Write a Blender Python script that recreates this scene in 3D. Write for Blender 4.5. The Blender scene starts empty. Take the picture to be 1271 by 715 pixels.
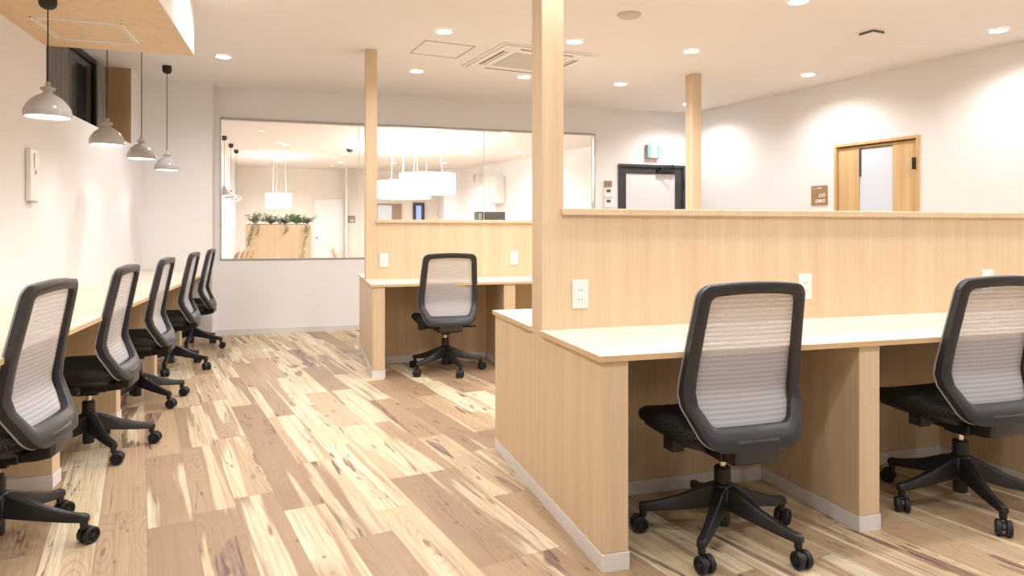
import bpy, bmesh, math, random
from mathutils import Vector, Matrix
from math import sin, cos, pi, radians, sqrt
C = bpy.context.scene.collection
random.seed(7)

# ------------------------------------------------------------------ camera
cam_d = bpy.data.cameras.new('camera')
cam_d.sensor_width = 36.0
cam_d.lens = 36.0 * 852 / 1271
cam_d.shift_y = (286 - 357.5) / 1271
cam_d.clip_start = 0.05
cam = bpy.data.objects.new('camera', cam_d)
cam.location = (0, 0, 1.135)
cam.rotation_euler = (pi / 2, 0, -radians(16.68))
C.objects.link(cam)
bpy.context.scene.camera = cam

# ------------------------------------------------------------------ world, exposure
SPOT_W = 56.0
WORLD = 0.42
w = bpy.data.worlds.new('world'); bpy.context.scene.world = w
w.use_nodes = True
w.node_tree.nodes['Background'].inputs[0].default_value = (1.0, 0.965, 0.93, 1)
w.node_tree.nodes['Background'].inputs[1].default_value = WORLD
vs = bpy.context.scene.view_settings
vs.view_transform = 'Standard'; vs.look = 'None'; vs.exposure = -0.29; vs.gamma = 1.0
vs.use_curve_mapping = False
WARM = (1.0, 0.975, 0.985)

# ------------------------------------------------------------------ materials
def new_mat(name):
    m = bpy.data.materials.new(name); m.use_nodes = True
    return m, m.node_tree, m.node_tree.nodes['Principled BSDF']

def plain(name, col, rough=0.5, metal=0.0, noise=0.0, nscale=40.0, bump=0.0, spec=0.5):
    m, t, b = new_mat(name)
    b.inputs['Base Color'].default_value = (*col, 1)
    b.inputs['Roughness'].default_value = rough
    b.inputs['Metallic'].default_value = metal
    b.inputs['Specular IOR Level'].default_value = spec
    if noise or bump:
        tc = t.nodes.new('ShaderNodeTexCoord')
        n = t.nodes.new('ShaderNodeTexNoise'); n.inputs['Scale'].default_value = nscale
        n.inputs['Detail'].default_value = 3
        t.links.new(tc.outputs['Object'], n.inputs['Vector'])
        if noise:
            mx = t.nodes.new('ShaderNodeMix'); mx.data_type = 'RGBA'
            mx.inputs[6].default_value = (*[c * (1 - noise) for c in col], 1)
            mx.inputs[7].default_value = (*[min(1, c * (1 + noise)) for c in col], 1)
            t.links.new(n.outputs['Fac'], mx.inputs[0])
            t.links.new(mx.outputs[2], b.inputs['Base Color'])
        if bump:
            bp = t.nodes.new('ShaderNodeBump'); bp.inputs['Strength'].default_value = bump
            bp.inputs['Distance'].default_value = 0.002
            t.links.new(n.outputs['Fac'], bp.inputs['Height'])
            t.links.new(bp.outputs[0], b.inputs['Normal'])
    return m

def glow(name, col, strength):
    m, t, b = new_mat(name)
    b.inputs['Base Color'].default_value = (*col, 1)
    b.inputs['Emission Color'].default_value = (*col, 1)
    b.inputs['Emission Strength'].default_value = strength
    return m

def wood(name, c1, c2, horizontal=False, rough=0.45, amp=1.0, fine=110.0):
    """straight fine-grained oak laminate; grain runs along Z (or X when horizontal)"""
    m, t, b = new_mat(name)
    N, L = t.nodes, t.links
    g = N.new('ShaderNodeNewGeometry')
    mp = N.new('ShaderNodeMapping')
    mp.inputs['Scale'].default_value = (1.2, fine, fine) if horizontal else (fine, fine, 1.2)
    L.new(g.outputs['Position'], mp.inputs['Vector'])
    n1 = N.new('ShaderNodeTexNoise'); n1.inputs['Scale'].default_value = 1.0; n1.inputs['Detail'].default_value = 4
    n1.inputs['Roughness'].default_value = 0.6
    L.new(mp.outputs[0], n1.inputs['Vector'])
    mp2 = N.new('ShaderNodeMapping')
    mp2.inputs['Scale'].default_value = (.5, 14, 14) if horizontal else (14, 14, .5)
    L.new(g.outputs['Position'], mp2.inputs['Vector'])
    n2 = N.new('ShaderNodeTexNoise'); n2.inputs['Scale'].default_value = 1.0; n2.inputs['Detail'].default_value = 2
    L.new(mp2.outputs[0], n2.inputs['Vector'])
    ad = N.new('ShaderNodeMath'); ad.operation = 'MULTIPLY_ADD'; ad.inputs[1].default_value = 0.5
    L.new(n2.outputs['Fac'], ad.inputs[0])
    ml = N.new('ShaderNodeMath'); ml.operation = 'MULTIPLY'; ml.inputs[1].default_value = 0.5
    L.new(n1.outputs['Fac'], ml.inputs[0]); L.new(ml.outputs[0], ad.inputs[2])
    r = N.new('ShaderNodeValToRGB')
    r.color_ramp.elements[0].position = 0.5 - 0.16 / amp; r.color_ramp.elements[0].color = (*c1, 1)
    r.color_ramp.elements[1].position = 0.5 + 0.16 / amp; r.color_ramp.elements[1].color = (*c2, 1)
    L.new(ad.outputs[0], r.inputs[0]); L.new(r.outputs[0], b.inputs['Base Color'])
    b.inputs['Roughness'].default_value = rough
    return m

M = {}
M['wall'] = plain('white wall paint', (.875, .86, .86), .8, bump=.12, nscale=300, spec=.2)
M['ceiling'] = plain('ceiling paint', (.86, .82, .785), .85, bump=.1, nscale=200, spec=.2)
M['oak'] = wood('pale oak laminate', (.68, .50, .31), (.775, .61, .415))
M['oak_top'] = wood('pale oak worktop laminate', (.79, .685, .54), (.85, .76, .63), horizontal=True, rough=.33, fine=60)
M['oak_edge'] = wood('oak edge band', (.66, .46, .26), (.73, .53, .31), horizontal=True, fine=50)
M['oak_soffit'] = wood('oak soffit', (.66, .46, .26), (.76, .56, .33), fine=50)
M['oak_door'] = wood('oak door', (.60, .40, .19), (.74, .53, .28), fine=45, amp=1.2)
M['oak_dark'] = wood('brown oak panel', (.40, .25, .13), (.50, .33, .18), fine=70)
M['kick'] = plain('light grey skirting', (.80, .78, .77), .5)
M['base'] = plain('white baseboard', (.74, .71, .69), .5)
M['black'] = plain('black nylon', (.013, .0125, .013), .42, noise=.15, nscale=200)
M['frame'] = plain('dark grey plastic', (.030, .029, .032), .36, noise=.08, nscale=120)
M['rubber'] = plain('black rubber', (.012, .012, .013), .55, noise=.2, nscale=80)
M['chrome'] = plain('brushed steel', (.75, .72, .68), .22, metal=1.0, noise=.03)
M['plate'] = plain('white plastic', (.86, .85, .83), .35, noise=.01)
M['slot'] = plain('dark slot', (.12, .11, .10), .6, noise=.1)
M['porcelain'] = plain('glazed pale grey', (.47, .455, .44), .16, noise=.02, nscale=8)
M['cord'] = plain('black cord', (.02, .017, .015), .6, noise=.1)
M['anthracite'] = plain('anthracite metal', (.045, .045, .05), .45, noise=.06)
M['curtain'] = plain('grey curtain', (.25, .235, .22), .9, noise=.15, nscale=60)
M['alu'] = plain('aluminium', (.48, .47, .46), .35, metal=.6, noise=.04)
M['dark_glass'] = plain('night window glass', (.035, .034, .038), .08, noise=.05, nscale=2)
M['grey'] = plain('grey housing', (.42, .40, .37), .5, noise=.05)
M['ac'] = plain('white grille plastic', (.85, .81, .77), .5, noise=.02)
M['ac_grille'] = plain('return air grille', (.60, .54, .47), .6, noise=.05)
M['sign'] = plain('bronze sign plate', (.40, .235, .115), .4, noise=.08, nscale=30)
M['card'] = plain('brown plate', (.33, .24, .16), .5, noise=.12, nscale=60)
M['frost'] = plain('frosted door pane', (.80, .79, .80), .25, noise=.02, nscale=3)
M['frost_blue'] = plain('frosted cool pane', (.72, .80, .92), .25, noise=.02, nscale=3)
M['lens'] = glow('lit downlight lens', (1.0, .97, .92), 22.0)
M['pendant_lens'] = glow('lit pendant diffuser', (1.0, .95, .88), 6.0)
M['drum'] = glow('lit lamp shade', (1.0, .97, .93), 1.6)
M['exit_aqua'] = glow('lit aqua sign', (.16, .62, .58), .5)
M['exit_white'] = glow('lit white sign', (.75, .95, .95), .4)
M['sky_blue'] = glow('evening light through door glass', (.30, .44, .85), .8)
M['leaf_a'] = plain('green leaf', (.16, .33, .14), .5, noise=.35, nscale=25)
M['leaf_b'] = plain('grey green leaf', (.34, .37, .24), .55, noise=.3, nscale=25)
M['stem'] = plain('plant stem', (.20, .17, .08), .7, noise=.2)
M['soil'] = plain('potting soil', (.07, .045, .03), .9, noise=.3, bump=.5)
M['chair_wood'] = wood('beech chair wood', (.50, .32, .14), (.62, .42, .21), fine=30)

def mesh_fabric():
    m, t, b = new_mat('woven back mesh')
    N, L = t.nodes, t.links
    tc = N.new('ShaderNodeTexCoord'); sp = N.new('ShaderNodeSeparateXYZ')
    L.new(tc.outputs['Object'], sp.inputs[0])
    def wav(sock, period, thr):
        a = N.new('ShaderNodeMath'); a.operation = 'MULTIPLY'; a.inputs[1].default_value = 2 * pi / period
        L.new(sock, a.inputs[0])
        s = N.new('ShaderNodeMath'); s.operation = 'SINE'; L.new(a.outputs[0], s.inputs[0])
        g = N.new('ShaderNodeMath'); g.operation = 'GREATER_THAN'; g.inputs[1].default_value = thr
        L.new(s.outputs[0], g.inputs[0]); return g.outputs[0]
    rows = wav(sp.outputs[2], .0165, -.15)
    sk = N.new('ShaderNodeMath'); sk.operation = 'MULTIPLY_ADD'; sk.inputs[1].default_value = .25
    L.new(sp.outputs[2], sk.inputs[0]); L.new(sp.outputs[0], sk.inputs[2])
    cols = wav(sk.outputs[0], .0056, .1)
    mu = N.new('ShaderNodeMath'); mu.operation = 'MULTIPLY'; L.new(rows, mu.inputs[0]); L.new(cols, mu.inputs[1])
    f = N.new('ShaderNodeMath'); f.operation = 'MULTIPLY_ADD'; f.inputs[1].default_value = .34; f.inputs[2].default_value = .16
    L.new(mu.outputs[0], f.inputs[0])
    tr = N.new('ShaderNodeBsdfTransparent')
    mx = N.new('ShaderNodeMixShader')
    b.inputs['Base Color'].default_value = (.58, .575, .61, 1); b.inputs['Roughness'].default_value = .7
    L.new(f.outputs[0], mx.inputs[0]); L.new(b.outputs[0], mx.inputs[1]); L.new(tr.outputs[0], mx.inputs[2])
    L.new(mx.outputs[0], N['Material Output'].inputs[0])
    return m
M['mesh'] = mesh_fabric()

def seat_fabric():
    m, t, b = new_mat('black net seat fabric')
    N, L = t.nodes, t.links
    tc = N.new('ShaderNodeTexCoord'); mp = N.new('ShaderNodeMapping')
    mp.inputs['Rotation'].default_value = (radians(20), radians(35), radians(45))
    L.new(tc.outputs['Object'], mp.inputs[0])
    v = N.new('ShaderNodeTexVoronoi'); v.inputs['Scale'].default_value = 230; v.inputs['Randomness'].default_value = 0.0
    L.new(mp.outputs[0], v.inputs['Vector'])
    r = N.new('ShaderNodeValToRGB')
    r.color_ramp.elements[0].position = .28; r.color_ramp.elements[0].color = (.11, .107, .103, 1)
    r.color_ramp.elements[1].position = .42; r.color_ramp.elements[1].color = (.010, .010, .010, 1)
    L.new(v.outputs['Distance'], r.inputs[0]); L.new(r.outputs[0], b.inputs['Base Color'])
    b.inputs['Roughness'].default_value = .85
    b.inputs['Specular IOR Level'].default_value = .2
    return m
M['seat'] = seat_fabric()

def glass():
    m, t, b = new_mat('clear partition glass')
    N, L = t.nodes, t.links
    tr = N.new('ShaderNodeBsdfTransparent'); tr.inputs[0].default_value = (.985, .985, .98, 1)
    gl = N.new('ShaderNodeBsdfGlossy'); gl.inputs['Roughness'].default_value = .01
    fr = N.new('ShaderNodeFresnel'); fr.inputs[0].default_value = 1.45
    mx = N.new('ShaderNodeMixShader')
    L.new(fr.outputs[0], mx.inputs[0]); L.new(tr.outputs[0], mx.inputs[1]); L.new(gl.outputs[0], mx.inputs[2])
    L.new(mx.outputs[0], N['Material Output'].inputs[0])
    return m
M['glass'] = glass()

def floor_material():
    m, t, b = new_mat('rustic wood plank floor')
    N, L = t.nodes, t.links
    def math(op, a, b_=None, c=None):
        n = N.new('ShaderNodeMath'); n.operation = op
        for k, v in enumerate((a, b_, c)):
            if v is None: continue
            if isinstance(v, (int, float)): n.inputs[k].default_value = v
            else: L.new(v, n.inputs[k])
        return n.outputs[0]
    def ramp(fac, p0, p1):
        n = N.new('ShaderNodeMapRange'); n.interpolation_type = 'SMOOTHSTEP'
        n.inputs[1].default_value = p0; n.inputs[2].default_value = p1
        L.new(fac, n.inputs[0]); return n.outputs[0]
    def mix(f, a, b_):
        n = N.new('ShaderNodeMix'); n.data_type = 'RGBA'
        if isinstance(f, (int, float)): n.inputs[0].default_value = f
        else: L.new(f, n.inputs[0])
        for k, v in ((6, a), (7, b_)):
            if isinstance(v, tuple): n.inputs[k].default_value = (*v, 1)
            else: L.new(v, n.inputs[k])
        return n.outputs[2]
    g = N.new('ShaderNodeNewGeometry')
    mp = N.new('ShaderNodeMapping'); mp.inputs['Rotation'].default_value = (0, 0, -radians(11.7))
    L.new(g.outputs['Position'], mp.inputs[0])
    s = N.new('ShaderNodeSeparateXYZ'); L.new(mp.outputs[0], s.inputs[0])
    PW, PL = .163, .93
    u, v = s.outputs[0], s.outputs[1]
    ur = math('DIVIDE', math('ADD', u, 20.03), PW)
    row = math('FLOOR', ur)
    wr = N.new('ShaderNodeTexWhiteNoise'); wr.noise_dimensions = '1D'; L.new(row, wr.inputs['W'])
    vr = math('ADD', math('DIVIDE', math('ADD', v, 20.0), PL), wr.outputs[0])
    idx = math('FLOOR', vr)
    cid = N.new('ShaderNodeCombineXYZ'); L.new(row, cid.inputs[0]); L.new(idx, cid.inputs[1])
    wn = N.new('ShaderNodeTexWhiteNoise'); wn.noise_dimensions = '3D'; L.new(cid.outputs[0], wn.inputs['Vector'])
    rc = N.new('ShaderNodeSeparateColor'); L.new(wn.outputs['Color'], rc.inputs[0])
    r1, r2, r3 = rc.outputs
    def coords(su, sv, k):
        c = N.new('ShaderNodeCombineXYZ')
        L.new(math('MULTIPLY_ADD', u, su, math('MULTIPLY', r1, 37.0 * k)), c.inputs[0])
        L.new(math('MULTIPLY_ADD', v, sv, math('MULTIPLY', r2, 53.0 * k)), c.inputs[1])
        L.new(math('MULTIPLY', r3, 11.0 * k), c.inputs[2])
        return c.outputs[0]
    def noise(vec, detail=2, rough=.5, dist=0.0):
        n = N.new('ShaderNodeTexNoise'); n.inputs['Scale'].default_value = 1.0
        n.inputs['Detail'].default_value = detail; n.inputs['Roughness'].default_value = rough
        n.inputs['Distortion'].default_value = dist
        L.new(vec, n.inputs['Vector']); return n.outputs['Fac']
    # heartwood / sapwood islands, drawn out along the plank
    n1 = noise(coords(10.5, .50, 1.0), 3, .45, .25)
    heart = ramp(math('ADD', n1, math('MULTIPLY_ADD', r1, .40, -.135)), .46, .525)
    # oval growth rings round knots, fading into straight grain
    n2 = noise(coords(5.0, 1.0, 1.7), 1.5, .4, .15)
    wob = N.new('ShaderNodeTexNoise'); wob.inputs['Scale'].default_value = 1.0; wob.inputs['Detail'].default_value = 2
    L.new(coords(9.0, 2.4, 1.3), wob.inputs['Vector'])
    wv = N.new('ShaderNodeVectorMath'); wv.operation = 'MULTIPLY_ADD'
    L.new(wob.outputs['Color'], wv.inputs[0]); wv.inputs[1].default_value = (.30, .30, 0); L.new(coords(7.0, 1.35, 1.7), wv.inputs[2])
    vk0 = N.new('ShaderNodeTexVoronoi'); vk0.voronoi_dimensions = '2D'; vk0.inputs['Scale'].default_value = 1.0; vk0.inputs['Randomness'].default_value = .8
    L.new(wv.outputs[0], vk0.inputs['Vector'])
    kd = vk0.outputs['Distance']
    rings = ramp(math('SINE', math('MULTIPLY', kd, 58.0)), .3, 1.0)
    rings = math('MULTIPLY', rings, ramp(kd, .60, .08))
    kcore = ramp(kd, .075, .02)
    fine = noise(coords(170.0, 4.0, 1.0), 3, .6)
    streak = noise(coords(34.0, 1.3, 2.3), 4, .6, .15)
    tone = mix(r2, (.60, .43, .26), (.80, .64, .41))
    hcol = mix(r3, (.47, .315, .19), tone)
    hcol = mix(math('MULTIPLY', rings, .42), hcol, (.34, .20, .12))
    scol = mix(ramp(n2, .35, .65), (.90, .74, .47), (.96, .85, .62))
    scol = mix(math('MULTIPLY', rings, .10), scol, (.70, .50, .28))
    col = mix(heart, scol, hcol)
    col = mix(math('MULTIPLY', ramp(fine, .40, .72), .30), col, (.44, .28, .16))
    col = mix(math('MULTIPLY', ramp(streak, .52, .72), .55), col, (.44, .29, .19))
    col = mix(math('MULTIPLY', math('MULTIPLY', kcore, .75), ramp(r2, .35, .5)), col, (.22, .13, .085))
    grain = noise(coords(70.0, .9, 8.0), 3, .6)
    col = mix(math('MULTIPLY', ramp(grain, .46, .68), .42), col, (.42, .27, .16))
    # dark mineral cracks
    n3 = noise(coords(10.0, 1.05, 3.1), 3, .5, .35)
    crack = ramp(n3, .63, .65)
    cst = ramp(noise(coords(120.0, 5.0, .7), 3, .6, .3), .36, .60)
    ckc = mix(cst, (.10, .06, .05), (.42, .28, .20))
    col = mix(math('MULTIPLY', crack, .9), col, ckc)
    # thin hairline cracks running along the grain
    n4 = noise(coords(13.0, .6, 4.3), 3, .5, .2)
    hair = ramp(math('ABSOLUTE', math('SUBTRACT', n4, .60)), .0075, .002)
    hair = math('MULTIPLY', hair, ramp(noise(coords(16.0, 1.6, 6.1), 2, .5), .42, .52))
    col = mix(math('MULTIPLY', hair, .8), col, (.17, .10, .075))
    # small knots
    vo = N.new('ShaderNodeTexVoronoi'); vo.inputs['Scale'].default_value = 1.0
    L.new(coords(9.0, 6.0, 5.0), vo.inputs['Vector'])
    kn = ramp(vo.outputs['Distance'], .10, .05)
    vk = N.new('ShaderNodeSeparateColor'); L.new(vo.outputs['Color'], vk.inputs[0])
    kn = math('MULTIPLY', kn, math('GREATER_THAN', vk.outputs[0], .62))
    col = mix(math('MULTIPLY', kn, .7), col, (.20, .12, .08))
    # joints
    fu = math('FRACT', ur); fv = math('FRACT', vr)
    eu = math('MULTIPLY', math('MINIMUM', fu, math('SUBTRACT', 1.0, fu)), PW)
    ev = math('MULTIPLY', math('MINIMUM', fv, math('SUBTRACT', 1.0, fv)), PL)
    seam = ramp(math('MINIMUM', eu, ev), .0018, .0006)
    col = mix(math('MULTIPLY', seam, .6), col, (.32, .20, .12))
    hs = N.new('ShaderNodeHueSaturation'); hs.inputs['Saturation'].default_value = 1.0
    L.new(math('MULTIPLY_ADD', r3, .14, .71), hs.inputs['Value'])
    b.inputs['Specular IOR Level'].default_value = .35; L.new(col, hs.inputs['Color'])
    L.new(hs.outputs[0], b.inputs['Base Color'])
    L.new(math('MULTIPLY_ADD', fine, .12, .38), b.inputs['Roughness'])
    bp = N.new('ShaderNodeBump'); bp.inputs['Strength'].default_value = .25; bp.inputs['Distance'].default_value = .001
    L.new(math('SUBTRACT', fine, seam), bp.inputs['Height']); L.new(bp.outputs[0], b.inputs['Normal'])
    return m
M['floor'] = floor_material()

# ------------------------------------------------------------------ mesh helpers
class MB:
    def __init__(s): s.v = []; s.f = []
    def add(s, vs, fs):
        o = len(s.v); s.v += [tuple(p) for p in vs]; s.f += [tuple(i + o for i in f) for f in fs]; return s
    def box(s, x0, x1, y0, y1, z0, z1):
        return s.add([(x0,y0,z0),(x1,y0,z0),(x1,y1,z0),(x0,y1,z0),(x0,y0,z1),(x1,y0,z1),(x1,y1,z1),(x0,y1,z1)],
                     [(0,3,2,1),(4,5,6,7),(0,1,5,4),(1,2,6,5),(2,3,7,6),(3,0,4,7)])
    def prism(s, pts, z0, z1):
        n = len(pts)
        return s.add([(x,y,z0) for x,y in pts] + [(x,y,z1) for x,y in pts],
                     [tuple(range(n))[::-1], tuple(range(n, 2*n))] + [(i,(i+1)%n,(i+1)%n+n,i+n) for i in range(n)])
    def lathe(s, prof, n=24, c=(0,0,0), axis='z', caps=True):
        vs = []
        for r, h in prof:
            for k in range(n):
                a = 2*pi*k/n
                p = (r*cos(a), r*sin(a), h)
                if axis == 'x': p = (h, r*cos(a), r*sin(a))
                if axis == 'y': p = (r*cos(a), h, r*sin(a))
                vs.append((p[0]+c[0], p[1]+c[1], p[2]+c[2]))
        fs = []
        for i in range(len(prof)-1):
            for k in range(n):
                fs.append((i*n+k, i*n+(k+1)%n, (i+1)*n+(k+1)%n, (i+1)*n+k))
        if caps:
            fs.append(tuple(range(n))[::-1]); fs.append(tuple((len(prof)-1)*n+k for k in range(n)))
        return s.add(vs, fs)
    def tube(s, pts, r, n=8, closed=False):
        pts = [Vector(p) for p in pts]; m = len(pts); vs = []
        rr = r if isinstance(r, (list, tuple)) else [r]*m
        prev = None
        for i, p in enumerate(pts):
            if closed: d = pts[(i+1)%m] - pts[i-1]
            else: d = pts[min(i+1, m-1)] - pts[max(i-1, 0)]
            d.normalize()
            if prev is None:
                u = d.orthogonal().normalized()
            else:
                u = (prev - d*prev.dot(d)).normalized()
            prev = u; w_ = d.cross(u)
            for k in range(n):
                a = 2*pi*k/n; q = p + (u*cos(a) + w_*sin(a))*rr[i]; vs.append(tuple(q))
        fs = []
        for i in range(m if closed else m-1):
            j = (i+1) % m
            for k in range(n): fs.append((i*n+k, i*n+(k+1)%n, j*n+(k+1)%n, j*n+k))
        if not closed: fs += [tuple(range(n))[::-1], tuple((m-1)*n+k for k in range(n))]
        return s.add(vs, fs)
    def loft(s, rings, caps=True, closed=True):
        n = len(rings[0]); vs = [p for r in rings for p in r]; fs = []
        for i in range(len(rings)-1):
            for k in range(n if closed else n-1):
                fs.append((i*n+k, i*n+(k+1)%n, (i+1)*n+(k+1)%n, (i+1)*n+k))
        if caps: fs += [tuple(range(n))[::-1], tuple((len(rings)-1)*n+k for k in range(n))]
        return s.add(vs, fs)
    def build(s, name, mat, parent=None, bevel=0.0, seg=2, smooth=True, sub=0, loc=None, rot=None, recalc=True):
        me = bpy.data.meshes.new(name); me.from_pydata(s.v, [], s.f); me.update()
        if recalc:
            bm = bmesh.new(); bm.from_mesh(me); bmesh.ops.recalc_face_normals(bm, faces=bm.faces); bm.to_mesh(me); bm.free()
        if smooth:
            me.shade_smooth(); me.set_sharp_from_angle(angle=radians(38))
        me.materials.append(mat if not isinstance(mat, str) else M[mat])
        o = bpy.data.objects.new(name, me); C.objects.link(o)
        if parent is not None: o.parent = parent
        if loc: o.location = loc
        if rot: o.rotation_euler = rot
        if bevel:
            b = o.modifiers.new('bevel', 'BEVEL'); b.width = bevel; b.segments = seg; b.limit_method = 'ANGLE'; b.angle_limit = radians(40)
        if sub:
            d = o.modifiers.new('subdivision', 'SUBSURF'); d.levels = sub; d.render_levels = sub
        return o

def tag(o, label=None, cat=None, group=None, kind=None):
    if label: o['label'] = label
    if cat: o['category'] = cat
    if group: o['group'] = group
    if kind: o['kind'] = kind
    return o
def thing(name, label, cat, loc=(0,0,0), rz=0.0, group=None):
    o = bpy.data.objects.new(name, None); C.objects.link(o); o.empty_display_size = .1
    o.location = loc; o.rotation_euler = (0, 0, rz)
    return tag(o, label, cat, group)
KIDS = {}
def copy_tree(o, parent=None):
    c = o.copy(); C.objects.link(c); c.parent = parent
    for ch in o.children: copy_tree(ch, c)
    return c
def struct(name, mb, mat, label=None, cat=None, **k):
    o = mb.build(name, mat, **k)
    return tag(o, label, cat, kind='structure')

# ------------------------------------------------------------------ room shell
CZ = 2.68
XL, YB = -1.6, 8.0
def rx(y): return 4.87 + (8.0 - y) * 0.1896      # skewed right wall
Y0 = -2.4
struct('floor', MB().prism([(XL-.3, Y0), (rx(Y0)+.2, Y0), (rx(YB)+1.4, YB), (rx(YB)+1.4, 18.3), (XL-.3, 18.3)], -.08, 0), 'floor',
       'light rustic plank floor with cream sapwood and brown heartwood', 'floor')
struct('ceiling', MB().prism([(XL-.35, Y0), (rx(Y0)+.2, Y0), (rx(YB)+1.4, YB), (rx(YB)+1.4, 18.3), (XL-.35, 18.3)], CZ, CZ+.1), 'ceiling',
       'plain pale ceiling dotted with downlights', 'ceiling')
# left wall: full height up to the window recess, low under it
RY0, RY1, RZ = 5.55, 7.32, 1.96
wl = MB()
wl.box(XL-.12, XL, Y0, 5.08, 0, CZ)
wl.box(XL-.28, XL, 5.08, RY1, 0, RZ)
wl.box(XL-.28, XL, RY1, 18.0, 0, CZ)
wl.box(XL-.35, XL-.12, 4.9, 5.08, RZ, CZ)
struct('wall_left', wl, 'wall', 'white wall above the long desk with a window recess', 'wall')
# column in the back left corner
struct('wall_column', MB().box(XL, -.945, 7.79, 8.0, 0, CZ), 'wall', 'shallow white pier at the left end of the glazed wall', 'wall')
# back wall with interior window and black door
WX0, WX1, WZ0, WZ1 = -.889, 3.49, .815, 2.355
DX0, DX1, DZ = 3.81, 4.77, 1.985
wb = MB()
wb.box(-.945, WX0, YB, YB+.12, 0, CZ)
wb.box(WX0, WX1, YB, YB+.12, 0, WZ0)
wb.box(WX0, WX1, YB, YB+.12, WZ1, CZ)
wb.box(WX1, DX0, YB, YB+.12, 0, CZ)
wb.box(DX0, DX1, YB, YB+.12, DZ, CZ)
wb.box(DX1, rx(YB)+1.4, YB, YB+.12, 0, CZ)
struct('wall_back', wb, 'wall', 'white back wall holding the wide interior window and a black door', 'wall')
# right wall (skewed) with doorway
RV = Vector((rx(Y0) - rx(YB), Y0 - YB, 0)).normalized()        # along the wall, towards the camera
RN = Vector((-RV.y, RV.x, 0));  RN = RN if RN.x > 0 else -RN     # outward
RO = Vector((rx(YB), YB, 0))
def rw_pts(s0, s1, d0, d1):
    return [tuple((RO + RV*a + RN*b)[:2]) for a, b in ((s0,d0),(s1,d0),(s1,d1),(s0,d1))]
SD0, SD1, SDZ = 2.154, 3.05, 2.022
RL = (RO - Vector((rx(Y0), Y0, 0))).length
wr = MB()
wr.prism(rw_pts(0, SD0, 0, .12), 0, CZ); wr.prism(rw_pts(SD0, SD1, 0, .12), SDZ, CZ); wr.prism(rw_pts(SD1, RL, 0, .12), 0, CZ)
struct('wall_right', wr, 'wall', 'white right wall with a sliding door', 'wall')
# lounge beyond the glass
struct('wall_far', MB().box(XL-.3, 4.2, 17.9, 18.05, 0, CZ), plain('cream wall paint', (.86, .80, .72), .8, bump=.1, nscale=200), 'cream end wall of the lounge beyond the glass', 'wall')
def lx(y): return 3.67 + (17.2 - y) * .2384
struct('wall_lounge_right', MB().prism([(lx(8.12), 8.12), (lx(8.12)+.15, 8.12), (lx(17.95)+.15, 17.95), (lx(17.95), 17.95)], 0, CZ), 'wall',
       'pale right wall of the lounge beyond the glass', 'wall')

# baseboards
struct('baseboard_back', MB().box(-.945, DX0-.06, YB-.01, YB, 0, .062), 'base')
struct('baseboard_column', MB().box(-1.6, -.935, 7.78, 7.79, 0, .062).box(-.945, -.935, 7.79, YB-.01, 0, .062), 'base')
struct('baseboard_right', MB().prism(rw_pts(.02, SD0-.06, -.01, 0), 0, .062).prism(rw_pts(SD1+.06, RL, -.01, 0), 0, .062), 'base')

# window in the left recess: frame, dark glass, mullion
WXP = XL - .23
wf = MB()
wf.box(WXP-.04, WXP, 5.1, RY1, RZ, RZ+.03).box(WXP-.04, WXP, 5.1, RY1, CZ-.05, CZ)
wf.box(WXP-.04, WXP, 6.10, 6.13, RZ, CZ).box(WXP-.04, WXP, 7.05, RY1, RZ, CZ)
win = struct('window_1', wf, 'anthracite', 'dark high window in the left wall recess', 'window', bevel=.004)
MB().box(WXP-.03, WXP-.02, 5.1, RY1, RZ+.03, CZ-.05).build('window_glass', 'dark_glass', win)
struct('trim_1', MB().box(WXP, XL-.002, RY1-.012, RY1-.001, RZ+.001, CZ-.001), 'oak_dark', 'brown wood reveal panel closing the far end of the window recess', 'panel')
def curtain(y0, y1, folds, label, grp=None):
    t = thing('curtain', label, 'curtain', (WXP+.06, (y0+y1)/2, RZ))
    n = folds*8; h = CZ-.06-RZ-.02
    rings = []
    for z in (.01, h*.5, h*.86, h):
        r = []
        for k in range(n+1):
            f = k/n; r.append((.022*sin(f*folds*2*pi) + .004*sin(9*f+z*5), (f-.5)*(y1-y0), z))
        for k in range(n, -1, -1):
            f = k/n; r.append((.022*sin(f*folds*2*pi) + .004*sin(9*f+z*5) - .004, (f-.5)*(y1-y0), z))
        rings.append(r)
    MB().loft(rings).build('curtain_cloth', 'curtain', t)
    MB().tube([(0, -(y1-y0)/2-.02, h+.012), (0, (y1-y0)/2+.02, h+.012)], .008).build('curtain_rail', 'alu', t)
curtain(5.62, 6.08, 5, 'grey gathered curtain at the near end of the high left window')
curtain(6.86, 7.06, 3, 'narrow grey curtain beside the brown panel at the far end of the recess')

# interior window: slim metal frame, sheets of glass with butt joints
fr = MB()
fr.box(WX0, WX1, YB-.012, YB+.06, WZ1-.022, WZ1).box(WX0, WX1, YB-.012, YB+.06, WZ0, WZ0+.012)
fr.box(WX0, WX0+.008, YB-.012, YB+.06, WZ0, WZ1).box(WX1-.012, WX1, YB-.012, YB+.06, WZ0, WZ1)
win2 = struct('window_2', fr, 'alu', 'wide glazed opening to the lounge in the back wall', 'window')
joints = [WX0+.009, .575, 2.05, WX1-.013]
for a, b in zip(joints[:-1], joints[1:]):
    MB().box(a+.002, b-.002, YB+.02, YB+.03, WZ0+.012, WZ1-.022).build('glass_pane', 'glass', win2)
for a in joints[1:-1]:
    MB().box(a-.002, a+.002, YB+.018, YB+.032, WZ0+.012, WZ1-.022).build('glass_joint', 'plate', win2)

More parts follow.
